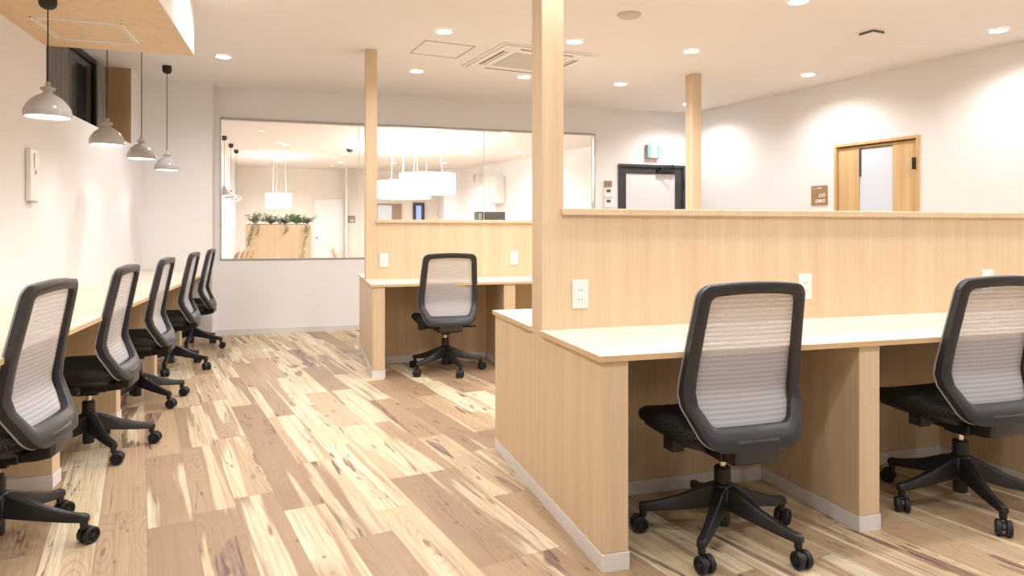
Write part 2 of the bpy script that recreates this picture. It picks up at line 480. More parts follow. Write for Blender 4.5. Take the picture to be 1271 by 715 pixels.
# wooden ceiling soffit over the left desk
SX, SY, SZ = -.728, 5.075, 2.318
sf = thing('ceiling_soffit', 'dropped wood-clad ceiling box over the left desk', 'soffit', (0, 0, 0))
MB().box(XL, SX-.004, Y0, SY-.004, SZ, SZ+.03).build('soffit_underside', 'oak_soffit', sf)
MB().box(SX-.02, SX, Y0, SY, SZ+.006, CZ).box(XL, SX-.02, SY-.02, SY, SZ+.006, CZ).build('soffit_side', 'wall', sf)
hm = MB()
hx0, hx1, hy0, hy1 = -1.47, -1.008, 4.40, 4.868
for k, (o_, w_) in enumerate(((0, .010), (.022, .006))):
    a, b, c, d = hx0+o_, hx1-o_, hy0+o_, hy1-o_
    hm.box(a, b, c, c+w_, SZ-.004, SZ).box(a, b, d-w_, d, SZ-.004, SZ).box(a, a+w_, c, d, SZ-.004, SZ).box(b-w_, b, c, d, SZ-.004, SZ)
tag(hm.build('access_hatch_frame', 'plate', sf), 'white hatch frame')
sf['kind'] = 'structure'

# ------------------------------------------------------------------ doors
# black-framed door in the back wall
d1 = struct('door_1', MB().box(DX0, DX0+.035, YB-.02, YB+.1, 0, DZ).box(DX1-.035, DX1, YB-.02, YB+.1, 0, DZ).box(DX0+.035, DX1-.035, YB-.02, YB+.1, DZ-.035, DZ),
            'anthracite', 'black metal door with a large pale pane in the back wall', 'door', bevel=.003)
lf = MB(); a, b = DX0+.037, DX1-.037; px0, px1, pz0, pz1 = 3.925, 4.635, .3, 1.868
lf.box(a, px0, YB+.005, YB+.045, .01, DZ-.037).box(px1, b, YB+.005, YB+.045, .01, DZ-.037)
lf.box(px0, px1, YB+.005, YB+.045, .01, pz0).box(px0, px1, YB+.005, YB+.045, pz1, DZ-.037)
leaf = lf.build('door_leaf', 'anthracite', d1, bevel=.002)
MB().box(px0, px1, YB+.02, YB+.03, pz0, pz1).build('door_pane', 'frost', d1)
cl = MB().box(4.36, 4.60, YB-.045, YB+.004, 1.885, 1.93)
cl.tube([(4.40, YB-.05, 1.935), (4.52, YB-.16, 1.955), (4.58, YB-.02, 1.99)], .009)
cl.lathe([(.018, 0), (.018, .05)], 14, (4.40, YB-.05, 1.90))
cl.build('door_closer', M['black'], d1, bevel=.003)
MB().box(4.738, 4.752, YB-.035, YB-.018, 1.66, 1.80).build('door_hinge', 'black', d1, bevel=.003)
MB().box(3.855, 3.89, YB-.03, YB+.005, 1.20, 1.245).box(3.862, 3.883, YB-.06, YB-.03, .95, 1.24).build('door_handle', 'alu', d1, bevel=.004)

# oak sliding door in the right wall
def rbox(mb, s0, s1, d0, d1_, z0, z1): return mb.prism(rw_pts(s0, s1, d0, d1_), z0, z1)
d2 = MB(); rbox(d2, SD0, SD0+.028, -.015, .12, 0, SDZ); rbox(d2, SD1-.028, SD1, -.015, .12, 0, SDZ); rbox(d2, SD0+.028, SD1-.028, -.015, .12, SDZ-.028, SDZ)
d2 = struct('door_2', d2, 'oak_door', 'oak sliding door with a tall frosted pane in the right wall', 'door', bevel=.002)
l2 = MB(); rbox(l2, SD0+.03, 2.418, .02, .05, .01, SDZ-.04); rbox(l2, 2.772, SD1-.03, .02, .05, .01, SDZ-.04); rbox(l2, 2.418, 2.772, .02, .05, .01, .25)
rbox(l2, 2.418, 2.772, .02, .05, SDZ-.062, SDZ-.04)
l2.build('door_leaf', 'oak_door', d2, bevel=.002)
p2 = MB(); rbox(p2, 2.42, 2.77, .03, .038, .25, SDZ-.07); p2.build('door_pane', 'frost_blue', d2)
g2 = MB(); rbox(g2, 2.42, 2.435, .012, .03, 1.68, 1.95); g2.build('door_guide', 'slot', d2)
h2 = MB(); rbox(h2, 2.995, 3.02, -.032, .0195, 1.705, 1.815); h2.build('door_latch', 'black', d2, bevel=.003)
# backing behind the panes so that nothing shows through
struct('trim_2', MB().prism(rw_pts(SD0-.02, SD1+.02, .125, .14), 0, SDZ+.03), 'wall')

# ------------------------------------------------------------------ wall fittings
def on_right(name, label, cat, s, z):
    p = RO + RV*s
    return thing(name, label, cat, (p.x, p.y, z), math.atan2(RN.y, RN.x) - pi/2)   # local +y = into the wall, local x along
sg = on_right('room_sign', 'square bronze sign with white round icons left of the oak sliding door', 'sign', 1.972, 1.509)
MB().box(-.1, .1, -.012, 0, -.103, .103).build('sign_plate', 'sign', sg, bevel=.002)
ic = MB()
flip = -1 if (Matrix.Rotation(sg.rotation_euler.z, 3, 'Z') @ Vector((1, 0, 0))).dot(RV) < 0 else 1
for x, z in ((.018, -.005), (.062, -.003), (-.022, -.062), (.018, -.062), (.062, -.062)):
    ic.tube([(flip*(x) + .0155*cos(a*pi/8), -.0135, z + .0155*sin(a*pi/8)) for a in range(16)], .0045, 6, closed=True)
ic.lathe([(.010, -.015), (.010, -.012)], 12, (flip*.018, 0, -.062), 'y')
ic.build('sign_icons', 'plate', sg)
tx = MB()
for x, w_, h in ((-.075, .012, .006), (-.058, .010, .006), (-.044, .006, .004), (-.018, .008, .016), (-.006, .008, .012), (.006, .007, .015), (.018, .008, .013), (.030, .006, .012)):
    a, b = sorted((flip*x, flip*(x+w_))); tx.box(a, b, -.0145, -.012, .075-h/2, .075+h/2)
tx.build('sign_lettering', 'plate', sg)

ex = thing('exit_sign', 'small lit aqua and white emergency exit box above the black door', 'exit sign', (4.285, YB, 2.062))
MB().box(-.088, .088, -.055, 0, 0, .178).build('sign_housing', 'grey', ex, bevel=.003)
MB().box(-.074, .086, -.060, -.055, .024, .174).build('sign_face', 'exit_white', ex)
MB().box(-.070, -.032, -.063, -.060, .028, .170).build('sign_colour_band', 'exit_aqua', ex)
MB().box(.052, .083, -.063, -.060, .028, .170).build('sign_colour_band', 'exit_aqua', ex)
pm = MB().box(-.018, .036, -.063, -.060, .028, .165)
pm.build('sign_doorway_mark', 'exit_white', ex)

def wall_item(name, label, cat, x, z, w_, h, mat='plate'):
    t = thing(name, label, cat, (x, YB, z)); MB().box(-w_/2, w_/2, -.02, 0, -h/2, h/2).build('housing', mat, t, bevel=.003); return t
t = wall_item('wall_notice', 'small brown notice plate above the two controllers beside the black door', 'sign', 3.668, 1.727, .10, .075, 'card')
MB().box(-.035, .035, -.023, -.02, .012, .016).box(-.035, .02, -.023, -.02, -.010, -.006).build('notice_lines', 'sign', t)
for z, lab in ((1.612, 'upper white wall controller with dark display beside the black door'), (1.482, 'lower white wall controller with dark display beside the black door')):
    t = wall_item('wall_controller', lab, 'controller', 3.668, z, .115, .118)
    t['group'] = 'controllers beside the black door'
    MB().box(-.028, .028, -.0225, -.0198, .005, .043).build('display', 'slot', t)
    MB().box(-.012, .012, -.0225, -.0198, -.03, -.022).build('button', 'ac', t, bevel=.001)

# slim intercom on the left wall
t = thing('wall_intercom', 'slim white intercom handset fixed upright on the left wall near the first pendant', 'intercom', (XL, 4.80, 1.31))
MB().box(0, .028, -.065, .065, 0, .315).build('intercom_body', 'plate', t, bevel=.006)
MB().box(.028, .034, -.01, .045, .20, .29).build('handset_panel', 'plate', t, bevel=.002)
MB().box(.028, .032, .008, .022, .165, .19).build('call_button', 'grey', t)
MB().box(.004, .029, -.055, .045, -.006, .0).build('speaker_slot', 'grey', t)

# ------------------------------------------------------------------ furniture: partition desk islands
BAY = 1.05
def island(name, label, x0, yf, nb, posts, seats_label):
    """partition wall between a front and a rear worktop; yf = front edge, local frame at (x0, yf)"""
    t = thing(name, label, 'desk', (x0, yf, 0))
    T = .095; Wd = 1.355; wy0, wy1 = .61, .74; L_ = nb*BAY + T
    H = .698
    MB().box(0, T, .004, Wd-.004, .06, H).build('end_panel', 'oak', t, bevel=.0015)
    MB().box(-.003, T+.003, 0.0, Wd, 0, .0585).build('skirting', 'kick', t, bevel=.001)
    for k in range(1, nb+1):
        for (a, b) in ((.006, wy0-.02), (wy1+.02, Wd-.006)):
            MB().box(k*BAY, k*BAY+T, a, b, .06, H).build('divider_panel', 'oak', t, bevel=.0015)
            MB().box(k*BAY-.003, k*BAY+T+.003, a-.004, b, 0, .0585).build('skirting', 'kick', t, bevel=.001)
    MB().box(T, L_, wy0-.02, wy1+.02, .06, H).box(T, L_, wy0, wy1, H, 1.198).box(0, T, wy0, wy1, H+.001, 1.198).build('partition_panel', 'oak', t)
    for k in range(nb):
        MB().box(T+k*BAY+.004, (k+1)*BAY-.004, wy0-.028, wy0-.0205, 0, .0595).box(T+k*BAY+.004, (k+1)*BAY-.004, wy1+.0205, wy1+.028, 0, .0595).box(T+k*BAY+.004, (k+1)*BAY-.004, wy0-.02, wy1+.02, 0, .0595).build('skirting', 'kick', t)
    for a, b in ((-.006, wy0-.001), (wy1+.001, Wd+.006)):
        wt = MB().box(-.012, L_+.012, a, b, H+.001, .72).build('worktop', 'oak_top', t, bevel=.0012)
        e = MB()
        if a < 0: e.box(-.012, L_+.012, a-.0012, a, H+.002, .7192)
        else: e.box(-.012, L_+.012, b, b+.0012, H+.002, .7192)
        e.box(-.0132, -.012, a, b, H+.002, .7192).box(L_+.012, L_+.0132, a, b, H+.002, .7192)
        e.build('edge_band', 'oak_edge', wt)
    for px in posts:
        MB().box(px-.0015, px+T+.0015*(px>1), wy0-.001, wy1+.001, .721, CZ-.001).build('post', 'oak', t, bevel=.0015)
    c = MB().box(T-.012 if 0 in posts else -.012, posts[-1]+.01 if posts[-1] > 1 else L_+.012, wy0-.018, wy1+.018, 1.1985, 1.228)
    c.build('cap_rail', 'oak', t, bevel=.004)
    return t
near = island('desk_island', 'near double-sided oak desk island with a partition panel and the tall front post', .94, 2.09, 3, (0, 3*BAY), '')
far = island('desk_island', 'farther double-sided oak desk island behind the near one with its slim post', .485, 5.34, 3, (0, 3*BAY), '')

# long desk along the left wall
ld = thing('wall_desk', 'long oak counter desk running along the left wall', 'desk', (XL, 0, 0))
wt = MB().box(.001, .655, Y0+.3, 7.779, .698, .72).build('worktop', 'oak_top', ld, bevel=.0012)
MB().box(.655, .6562, Y0+.3, 7.779, .699, .7192).build('edge_band', 'oak_edge', wt)
MB().box(.001, .02, Y0+.3, 7.7, .06, .697).build('back_panel', 'oak', ld)
for y in [3.47 + 1.06*k for k in range(-5, 4)]:
    MB().box(.02, .53, y, y+.1, .06, .697).build('divider_panel', 'oak', ld, bevel=.0015)
    MB().box(.02, .534, y-.004, y+.104, 0, .0585).build('skirting', 'kick', ld, bevel=.001)

# outlets on the partitions
def outlet(x, y, z, label, w_=.072, h=.12, sockets=True):
    t = thing('wall_outlet', label, 'outlet', (x, y, z), 0, 'outlets on the desk partitions')
    MB().box(-w_/2, w_/2, -.009, 0, -h/2, h/2).build('cover_plate', 'plate', t, bevel=.002)
    MB().box(-w_*.3, w_*.3, -.0105, -.0088, -h*.3, h*.3).build('socket_insert', 'plate', t, bevel=.001)
    s = MB()
    for dz in (-.022, .016):
        for dx in (-.007, .007): s.box(dx-.0013, dx+.0013, -.0112, -.0104, dz-.004, dz+.005)
    s.build('socket_slots', 'slot', t)
YN = 2.70; YF = 5.95
outlet(1.108, YN, .866, 'white outlet plate on the near partition, beside the tall post')
outlet(2.245, YN, .871, 'white outlet plate on the near partition, behind the top corner of the first chair')
outlet(3.378, YN, .872, 'white outlet plate on the near partition, behind the rightmost chair')
outlet(.635, YF, .881, 'white outlet plate on the farther partition, beside its slim post')
outlet(1.80, YF, .885, 'white outlet plate on the farther partition, right of the chair there')

# ------------------------------------------------------------------ office chair
def yprof(x, z):
    d = z - .565
    return -.117 - (.32*sqrt(d*d + .00015) - .118*d) + .30*x*x + .012
def outline(hw_t, hw_m, hw_b, zt, zm, zb, rt, rb, crown=.008, n=7):
    """closed loop (x,z), counter-clockwise, right side up then left side down"""
    def arc(cx, cz, r, a0, a1): return [(cx + r*cos(a0+(a1-a0)*k/n), cz + r*sin(a0+(a1-a0)*k/n)) for k in range(n+1)]
    def seg(p, q, m):  return [(p[0]+(q[0]-p[0])*k/m, p[1]+(q[1]-p[1])*k/m) for k in range(1, m)]
    br = arc(hw_b-rb, zb+rb, rb, -pi/2, -.27)
    mid = [(hw_m-.0025, zm-.045), (hw_m, zm), (hw_m-.001, zm+.045)]
    tr = arc(hw_t-rt, zt-rt, rt, .07, pi/2)
    right = br + seg(br[-1], mid[0], 4) + mid + seg(mid[-1], tr[0], 8) + tr
    right += [(x, zt + crown*(1-(x/(hw_t-rt))**2)) for x in ((hw_t-rt)*.66, (hw_t-rt)*.33)]
    left = [(-x, z) for x, z in right[::-1]]
    top = [(0, zt+crown)]
    bot = [(-(hw_b-rb)*.5, zb), (0, zb), ((hw_b-rb)*.5, zb)]
    return right + top + left + bot
def make_chair():
    t = thing('office_chair', 'chair', 'office chair')
    out = outline(.214, .240, .206, .950, .572, .388, .050, .080)
    inn = outline(.174, .194, .172, .912, .580, .462, .030, .045)
    n = len(out)
    def th(z): return .030 + .014*max(0, min(1, (.70-z)/.25))
    sec = [(0, .0), (0, .35), (0, .8), (.25, 1.0), (.75, 1.0), (1, .8), (1, .3), (.8, .0), (.25, -.05)]
    rings = []
    for i in range(n):
        r = []
        (ox, oz), (ix, iz) = out[i], inn[i]
        for a, b in sec:
            x = ox + (ix-ox)*a; z = oz + (iz-oz)*a
            r.append((x, yprof(x, z) - th(z)*(b - .0), z))
        rings.append(r)
    rings.append(rings[0])
    fr_ = MB().loft(rings, caps=False).build('back_frame', 'frame', t)
    # pale welt along the front rim
    MB().tube([(x*1.004, yprof(x, z)+.003, z) for x, z in out], .0035, 6, closed=True).build('mesh_welt', plain('grey welt', (.34, .33, .33), .6, noise=.4, nscale=400), fr_)
    # mesh panel
    rows = []
    zs = [.456 + (.922-.456)*k/22 for k in range(23)]
    def hw(z):
        if z > .58: return .192 + (.174-.192)*(z-.58)/(.912-.58)
        return .192 + (.172-.192)*(.58-z)/(.58-.462)
    g = MB(); vs_ = []; nc = 12
    for z in zs:
        for k in range(nc+1):
            f = -1 + 2*k/nc; x = f*(hw(z)+.004)
            vs_.append((x, yprof(x, z) - .006, z))
    g.add(vs_, [(r*(nc+1)+k, r*(nc+1)+k+1, (r+1)*(nc+1)+k+1, (r+1)*(nc+1)+k) for r in range(len(zs)-1) for k in range(nc)])
    g.build('back_mesh', 'mesh', t)
    # support bracket under the back frame, running forward under the seat
    sup = MB(); rr = []
    for (y, zt_, zb_, hw_) in ((-.216, .418, .350, .080), (-.204, .430, .338, .092), (-.160, .40, .328, .085), (-.09, .372, .318, .060), (.03, .365, .315, .052)):
        rr.append([(-hw_, y, zb_+.006), (-hw_+.006, y, zb_), (hw_-.006, y, zb_), (hw_, y, zb_+.006), (hw_, y, zt_-.006), (hw_-.006, y, zt_), (-hw_+.006, y, zt_), (-hw_, y, zt_-.006)])
    sup.loft(rr).build('back_support', 'frame', t, bevel=.006, seg=3)
    # seat cushion
    def sup_ring(hx, y0, y1, z_of, k=3.6, m=40, dz=0):
        r = []
        cy, hy = (y0+y1)/2, (y1-y0)/2
        for i in range(m):
            a = 2*pi*i/m; c, s_ = cos(a), sin(a)
            x = hx*math.copysign(abs(c)**(2/k), c); y = cy + hy*math.copysign(abs(s_)**(2/k), s_)
            r.append((x, y, z_of(x, y) + dz))
        return r
    def ztop(x, y):
        f = max(0, (y-.12)/.16); return .456 + .12*x*x - .026*f*f - .05*max(0, -.04-y)
    sc = MB().loft([sup_ring(.226, -.152, .272, lambda x, y: ztop(x, y)-.060),
                    sup_ring(.244, -.168, .288, lambda x, y: ztop(x, y)-.046),
                    sup_ring(.249, -.173, .293, lambda x, y: ztop(x, y)-.028),
                    sup_ring(.244, -.168, .288, lambda x, y: ztop(x, y)-.010),
                    sup_ring(.226, -.150, .272, lambda x, y: ztop(x, y)-.001),
                    sup_ring(.17, -.13, .20, lambda x, y: ztop(x, y)-.002),
                    sup_ring(.08, -.05, .12, lambda x, y: ztop(x, y)-.006)])
    sc.build('seat_cushion', 'seat', t)
    sh = MB().loft([sup_ring(.15, -.13, .17, lambda x, y: .365), sup_ring(.20, -.165, .22, lambda x, y: .375),
                    sup_ring(.228, -.145, .270, lambda x, y: ztop(x, y)-.068), sup_ring(.228, -.145, .270, lambda x, y: ztop(x, y)-.059)])
    sh.build('seat_shell', 'black', t)
    mc = MB().box(-.075, .075, -.10, .12, .318, .372).box(-.035, .035, -.05, .05, .296, .32)
    mc.build('tilt_mechanism', 'black', t, bevel=.008)
    lv = MB().tube([(.06, .02, .345), (.14, .01, .350), (.205, -.01, .352)], .006)
    lv.tube([(.228+.024*cos(a*pi/8), -.015+.014*sin(a*pi/8), .352+.004*sin(a*pi/8)) for a in range(16)], .005, 6, closed=True)
    lv.build('height_lever', 'black', t)
    MB().box(-.215, -.165, -.01, .055, .338, .385).tube([(-.06, .02, .35), (-.18, .02, .352)], .010).build('adjustment_knob', 'black', t, bevel=.008)
    MB().lathe([(.0135, .262), (.0135, .320)], 16).build('gas_rod', 'chrome', t)
    MB().lathe([(.024, .052), (.027, .056), (.027, .155), (.030, .16), (.030, .262), (.026, .267)], 20).build('column', 'black', t)
    hub = MB().lathe([(.030, .112), (.043, .118), (.046, .185), (.036, .205), (.031, .208)], 24)
    base = hub.build('base_hub', 'black', t)
    # star leg along +x
    def leg_mb():
        R_ = []
        for (r, zt_, zb_, w0, w1) in ((.030, .202, .118, .026, .022), (.07, .188, .112, .026, .019), (.15, .150, .098, .022, .015), (.23, .122, .086, .019, .013), (.268, .113, .082, .018, .014), (.292, .110, .080, .017, .015), (.303, .104, .082, .012, .011)):
            R_.append([(r, -w0, zb_+.004), (r, -w0+.004, zb_), (r, w0-.004, zb_), (r, w0, zb_+.004), (r, w1, zt_-.005), (r, w1-.005, zt_), (r, -w1+.005, zt_), (r, -w1, zt_-.005)])
        m = MB().loft(R_)
        m.lathe([(.013, .060), (.014, .084)], 12, (.287, 0, 0))
        return m
    def caster(parent_t, ang, sw):
        c = MB()
        # hood: quarter fender between the two wheels, plus stem
        c.lathe([(.010, .055), (.011, .083)], 12, (0, 0, 0))
        fan = [(-.020 + .0, 0)]
        pts = []
        for k in range(9):
            a = radians(20 + 140*k/8); pts.append((-.016 + .024*cos(a), .029 + .024*sin(a)))
        pts += [(-.034, .024), (-.004, .024)]
        vs_ = [(x, -.005, z) for x, z in pts] + [(x, .005, z) for x, z in pts]; m = len(pts)
        c.add(vs_, [tuple(range(m))[::-1], tuple(range(m, 2*m))] + [(i, (i+1) % m, (i+1) % m + m, i+m) for i in range(m)])
        o = c.build('caster', 'black', parent_t, loc=(.287*cos(ang), .287*sin(ang), 0), rot=(0, 0, sw))
        for s in (-1, 1):
            wm = MB().lathe([(.012, -.009), (.0265, -.010), (.0300, -.006), (.0300, .006), (.0265, .010), (.022, .0085), (.020, .004), (.010, .004), (.008, .009), (.001, .0095)], 26, (0, 0, 0), 'y')
            for k in range(7):
                a = 2*pi*k/7
                px, pz = cos(a), sin(a); qx, qz = -pz*.0016, px*.0016
                wm.add([(px*.006+qx, .004, pz*.006+qz), (px*.0225+qx, .004, pz*.0225+qz), (px*.0225-qx, .004, pz*.0225-qz), (px*.006-qx, .004, pz*.006-qz),
                        (px*.006+qx, .0088, pz*.006+qz), (px*.0225+qx, .0088, pz*.0225+qz), (px*.0225-qx, .0088, pz*.0225-qz), (px*.006-qx, .0088, pz*.006-qz)],
                       [(0,3,2,1),(4,5,6,7),(0,1,5,4),(1,2,6,5),(2,3,7,6),(3,0,4,7)])
            wo = wm.build('wheel', 'rubber', o, loc=(-.016, s*.0165, .0302), rot=(0, 0, 0 if s > 0 else pi))
        return o
    leg_mesh = None
    for k in range(5):
        ang = 2*pi*k/5
        if leg_mesh is None:
            lo = leg_mb().build('base_leg', 'black', t, bevel=.0015); leg_mesh = lo
        else:
            lo = leg_mesh.copy(); C.objects.link(lo); lo.parent = t
        lo.rotation_euler = (0, 0, ang)
        caster(t, ang, ang + pi + (.5, -.7, .35, 1.0, -.4)[k])
    return t

G_L, G_I = 'office chairs along the wall desk', 'office chairs at the desk islands'
chairs = [  # x, y, heading (0 = facing +y), star angle (deg), label, group
    (1.470, 2.203, 1, 7,   'mesh-back office chair at the near desk island, turned slightly left, beside the end panel', G_I),
    (2.600, 2.195, 0, 32,  'mesh-back office chair at the right edge of the photo, second bay of the near island', G_I),
    (1.075, 5.470, 2, -5,  'small-looking mesh-back office chair alone at the farther desk island', G_I),
    (-1.055, 2.858, 87, -7,  'nearest mesh-back office chair at the left wall desk, cut by the photo edge', G_L),
    (-1.064, 3.975, 90, 18, 'second mesh-back office chair from the front at the left wall desk', G_L),
    (-1.062, 5.010, 90, -40, 'third, middle mesh-back office chair at the left wall desk', G_L),
    (-1.062, 6.170, 90, -17, 'fourth mesh-back office chair from the front at the left wall desk', G_L),
    (-1.062, 7.220, 90, -18, 'farthest mesh-back office chair at the left wall desk, beside the white pier', G_L),
]
proto = make_chair()
for i, (x, y, h, st, lab, grp) in enumerate(chairs):
    o = proto if i == 0 else copy_tree(proto)
    o.location = (x, y, 0); o.rotation_euler = (0, 0, radians(h))
    d = radians(st - h)
    k = 0
    for ch in o.children:
        if ch.name.startswith('base_leg'): ch['k'] = k; k += 1
    k = 0
    for ch in sorted([c for c in o.children if c.name.startswith('base_leg')], key=lambda c: c.name):
        ch.rotation_euler = (0, 0, 2*pi*k/5 + d); k += 1
    k = 0
    for ch in sorted([c for c in o.children if c.name.startswith('caster')], key=lambda c: c.name):
        a = 2*pi*k/5 + d
        ch.location = (.287*cos(a), .287*sin(a), 0)
        ch.rotation_euler = (0, 0, a + pi + ((.5, -.7, .35, 1.0, -.4)[(k+i) % 5])); k += 1
    for ch in o.children:
        if 'k' in ch: del ch['k']
    o['label'] = lab; o['group'] = grp

# ------------------------------------------------------------------ lamps
def spot(parent, loc, watts, angle=115, blend=.75, col=WARM, rad=.05):
    d = bpy.data.lights.new('lamp_light', 'SPOT'); d.energy = watts; d.spot_size = radians(angle); d.spot_blend = blend
    d.color = col; d.shadow_soft_size = rad
    o = bpy.data.objects.new('lamp_light', d); C.objects.link(o); o.parent = parent; o.location = loc
    return o
def point(parent, loc, watts, rad=.1, col=WARM):
    d = bpy.data.lights.new('lamp_light', 'POINT'); d.energy = watts; d.color = col; d.shadow_soft_size = rad
    o = bpy.data.objects.new('lamp_light', d); C.objects.link(o); o.parent = parent; o.location = loc

def downlight(x, y, label, watts=SPOT_W, grp='round ceiling downlights', r=.060, angle=155):
    t = thing('downlight', label, 'downlight', (x, y, CZ), 0, grp)
    MB().lathe([(r, -.001), (r, -.008), (r+.008, -.010), (r+.016, -.006), (r+.018, -.001)], 28, caps=False).build('trim_ring', 'plate', t)
    MB().lathe([(.001, -.003), (r+.001, -.003), (r+.001, -.006), (.001, -.009)], 28, caps=False).build('lens', 'lens', t)
    spot(t, (0, 0, -.05), watts, angle)
names = {
 (1.023, 5.245): 'ceiling downlight nearest the square access hatch, on its near side',
 (1.022, 6.63): 'ceiling downlight just beyond the square access hatch',
 (2.098, 6.57): 'ceiling downlight behind the air conditioner cassette, left of the tall post',
 (2.096, 5.22): 'ceiling downlight right beside the tall near post',
 (3.170, 6.60): 'ceiling downlight over the glazed wall, left of the exit sign',
 (3.171, 5.21): 'ceiling downlight in front of the top of the far post',
 (4.46, 7.40): 'ceiling downlight touching the left edge of the far post, near the corner',
 (4.763, 5.67): 'ceiling downlight above the oak sliding door',
 (5.11, 3.99): 'rightmost ceiling downlight close to the right wall',
 (-.707, 6.57): 'leftmost ceiling downlight, beyond the wooden ceiling box',
}
for (x, y), lab in names.items(): downlight(x, y, lab)
for i, (x, y) in enumerate([(-.66, 4.75), (1.02, 3.87), (2.1, 3.87), (3.17, 3.87), (1.02, 2.45), (2.1, 2.45), (3.17, 2.45), (4.3, 2.45), (-.45, 3.4), (-.45, 2.0),
                            (5.42, 2.3), (5.75, .6), (.6, 1.0), (2.1, 1.0), (3.6, 1.0), (-.45, .6), (.6, -1.0), (2.6, -1.0), (4.6, -.6)]):
    side = 'over the left aisle' if x < 0 else 'first bay' if x < 1.5 else 'second bay' if x < 3 else 'third bay' if x < 4 else 'beyond the island' if x < 5 else 'by the right wall'
    deep = 'by the wooden soffit end' if y > 4.5 else 'between the two desk islands' if y > 3.6 else 'over the island rear half' if y > 3 else 'above the near island' if y > 2.2 else 'near the first wall chair' if y > 1.5 else 'before the near island' if y > .3 else 'behind the camera'
    downlight(x, y, 'downlight above the picture edge, ' + side + ', ' + deep, watts=SPOT_W*1.0)

def pendant(x, y, ztop, label):
    t = thing('pendant_lamp', label, 'pendant lamp', (x, y, ztop), 0, 'pendant lamps over the wall desk')
    zb = 1.700 - ztop
    MB().lathe([(.036, -.0005), (.040, -.002), (.041, -.045), (.036, -.062), (.022, -.073), (.006, -.078)], 24).build('ceiling_cap', 'cord', t)
    MB().tube([(0, 0, -.07), (0, 0, zb+.172)], .0032, 8).build('cord', 'cord', t)
    prof = [(.004, .180), (.010, .176), (.012, .168), (.009, .162), (.020, .154), (.034, .147), (.033, .141), (.022, .132), (.020, .124), (.028, .118), (.050, .106), (.074, .086), (.092, .062), (.103, .038), (.106, .020), (.103, .006), (.100, .0)]
    inner = [(.097, .001), (.100, .020), (.097, .037), (.086, .060), (.068, .083), (.045, .102), (.02, .112), (.001, .113)]
    s = MB().lathe([(r, h+zb) for r, h in prof + inner], 36, caps=False).build('lamp_shade', 'porcelain', t, recalc=False)
    MB().lathe([(.001, .0125+zb), (.0985, .0125+zb), (.0985, .004+zb), (.001, .002+zb)], 32, caps=False).build('diffuser', 'pendant_lens', t)
    spot(t, (0, 0, zb-.02), 9.0, 150, 1.0, (1, .95, .88), .08)
    return t
pendant(-1.24, 3.96, SZ, 'nearest and largest-looking pale dome pendant hanging from the wooden ceiling box')
pendant(-1.265, 5.13, CZ, 'second pale dome pendant, in front of the brown recess panel')
pendant(-1.25, 6.05, CZ, 'third pale dome pendant, just beyond the window recess')
pendant(-1.253, 7.10, CZ, 'fourth pale dome pendant with its black cap in view, before the white pier')

# ceiling fittings
ac = thing('air_conditioner', 'white ceiling cassette air conditioner partly behind the tall post', 'air conditioner', (1.93, 5.94, CZ), radians(10))
hw = .465
MB().box(-hw, hw, -hw, hw, -.007, 0).build('panel', 'ac', ac, bevel=.003)
MB().box(-.43, .43, -.43, .43, -.016, -.007).build('raised_face', 'ac', ac, bevel=.008)
MB().box(-.25, .25, -.25, .25, -.019, -.016).build('return_grille', 'ac_grille', ac, bevel=.002)
for (a, b, c, d) in ((-.375, -.353, -.26, .26), (.353, .375, -.26, .26), (-.26, .26, -.375, -.353), (-.26, .26, .353, .375)):
    MB().box(a, b, c, d, -.0175, -.0158).build('air_slot', 'slot', ac)
for (a, b, c, d) in ((-.330, -.322, -.26, .26), (.322, .330, -.26, .26)):
    MB().box(a, b, c, d, -.0175, -.0158).build('louver', 'slot', ac)
# access hatch (square)
h = thing('ceiling_hatch', 'flush square access hatch in the ceiling left of the air conditioner', 'ceiling hatch', (1.11, 5.785, CZ), radians(9))
MB().box(-.205, .205, -.205, .205, -.004, 0).build('hatch_panel', 'ceiling', h)
hm = MB()
for s0, wd in ((.218, .007),):
    hm.box(-s0, s0, -s0, -s0+wd, -.006, 0).box(-s0, s0, s0-wd, s0, -.006, 0).box(-s0, -s0+wd, -s0, s0, -.006, 0).box(s0-wd, s0, -s0, s0, -.006, 0)
hm.build('hatch_frame', 'ac_grille', h)
sp = thing('ceiling_speaker', 'round flat ceiling speaker right of the tall post near the top edge', 'speaker', (2.214, 4.465, CZ))
MB().lathe([(.085, 0), (.085, -.006), (.075, -.016), (.03, -.020), (.001, -.021)], 32, caps=False).build('speaker_grille', 'ac_grille', sp)
vt = thing('ceiling_vent', 'small square ceiling vent with a dark slot on the right side', 'ceiling vent', (4.215, 4.315, CZ), radians(8))
MB().box(-.085, .085, -.085, .085, -.004, 0).build('vent_frame', 'ac', vt, bevel=.002)
MB().box(-.062, .062, -.062, .062, -.022, -.004).build('vent_opening', 'slot', vt)
MB().box(-.066, .066, -.066, .066, -.028, -.022).build('vent_plate', 'ac', vt, bevel=.003)

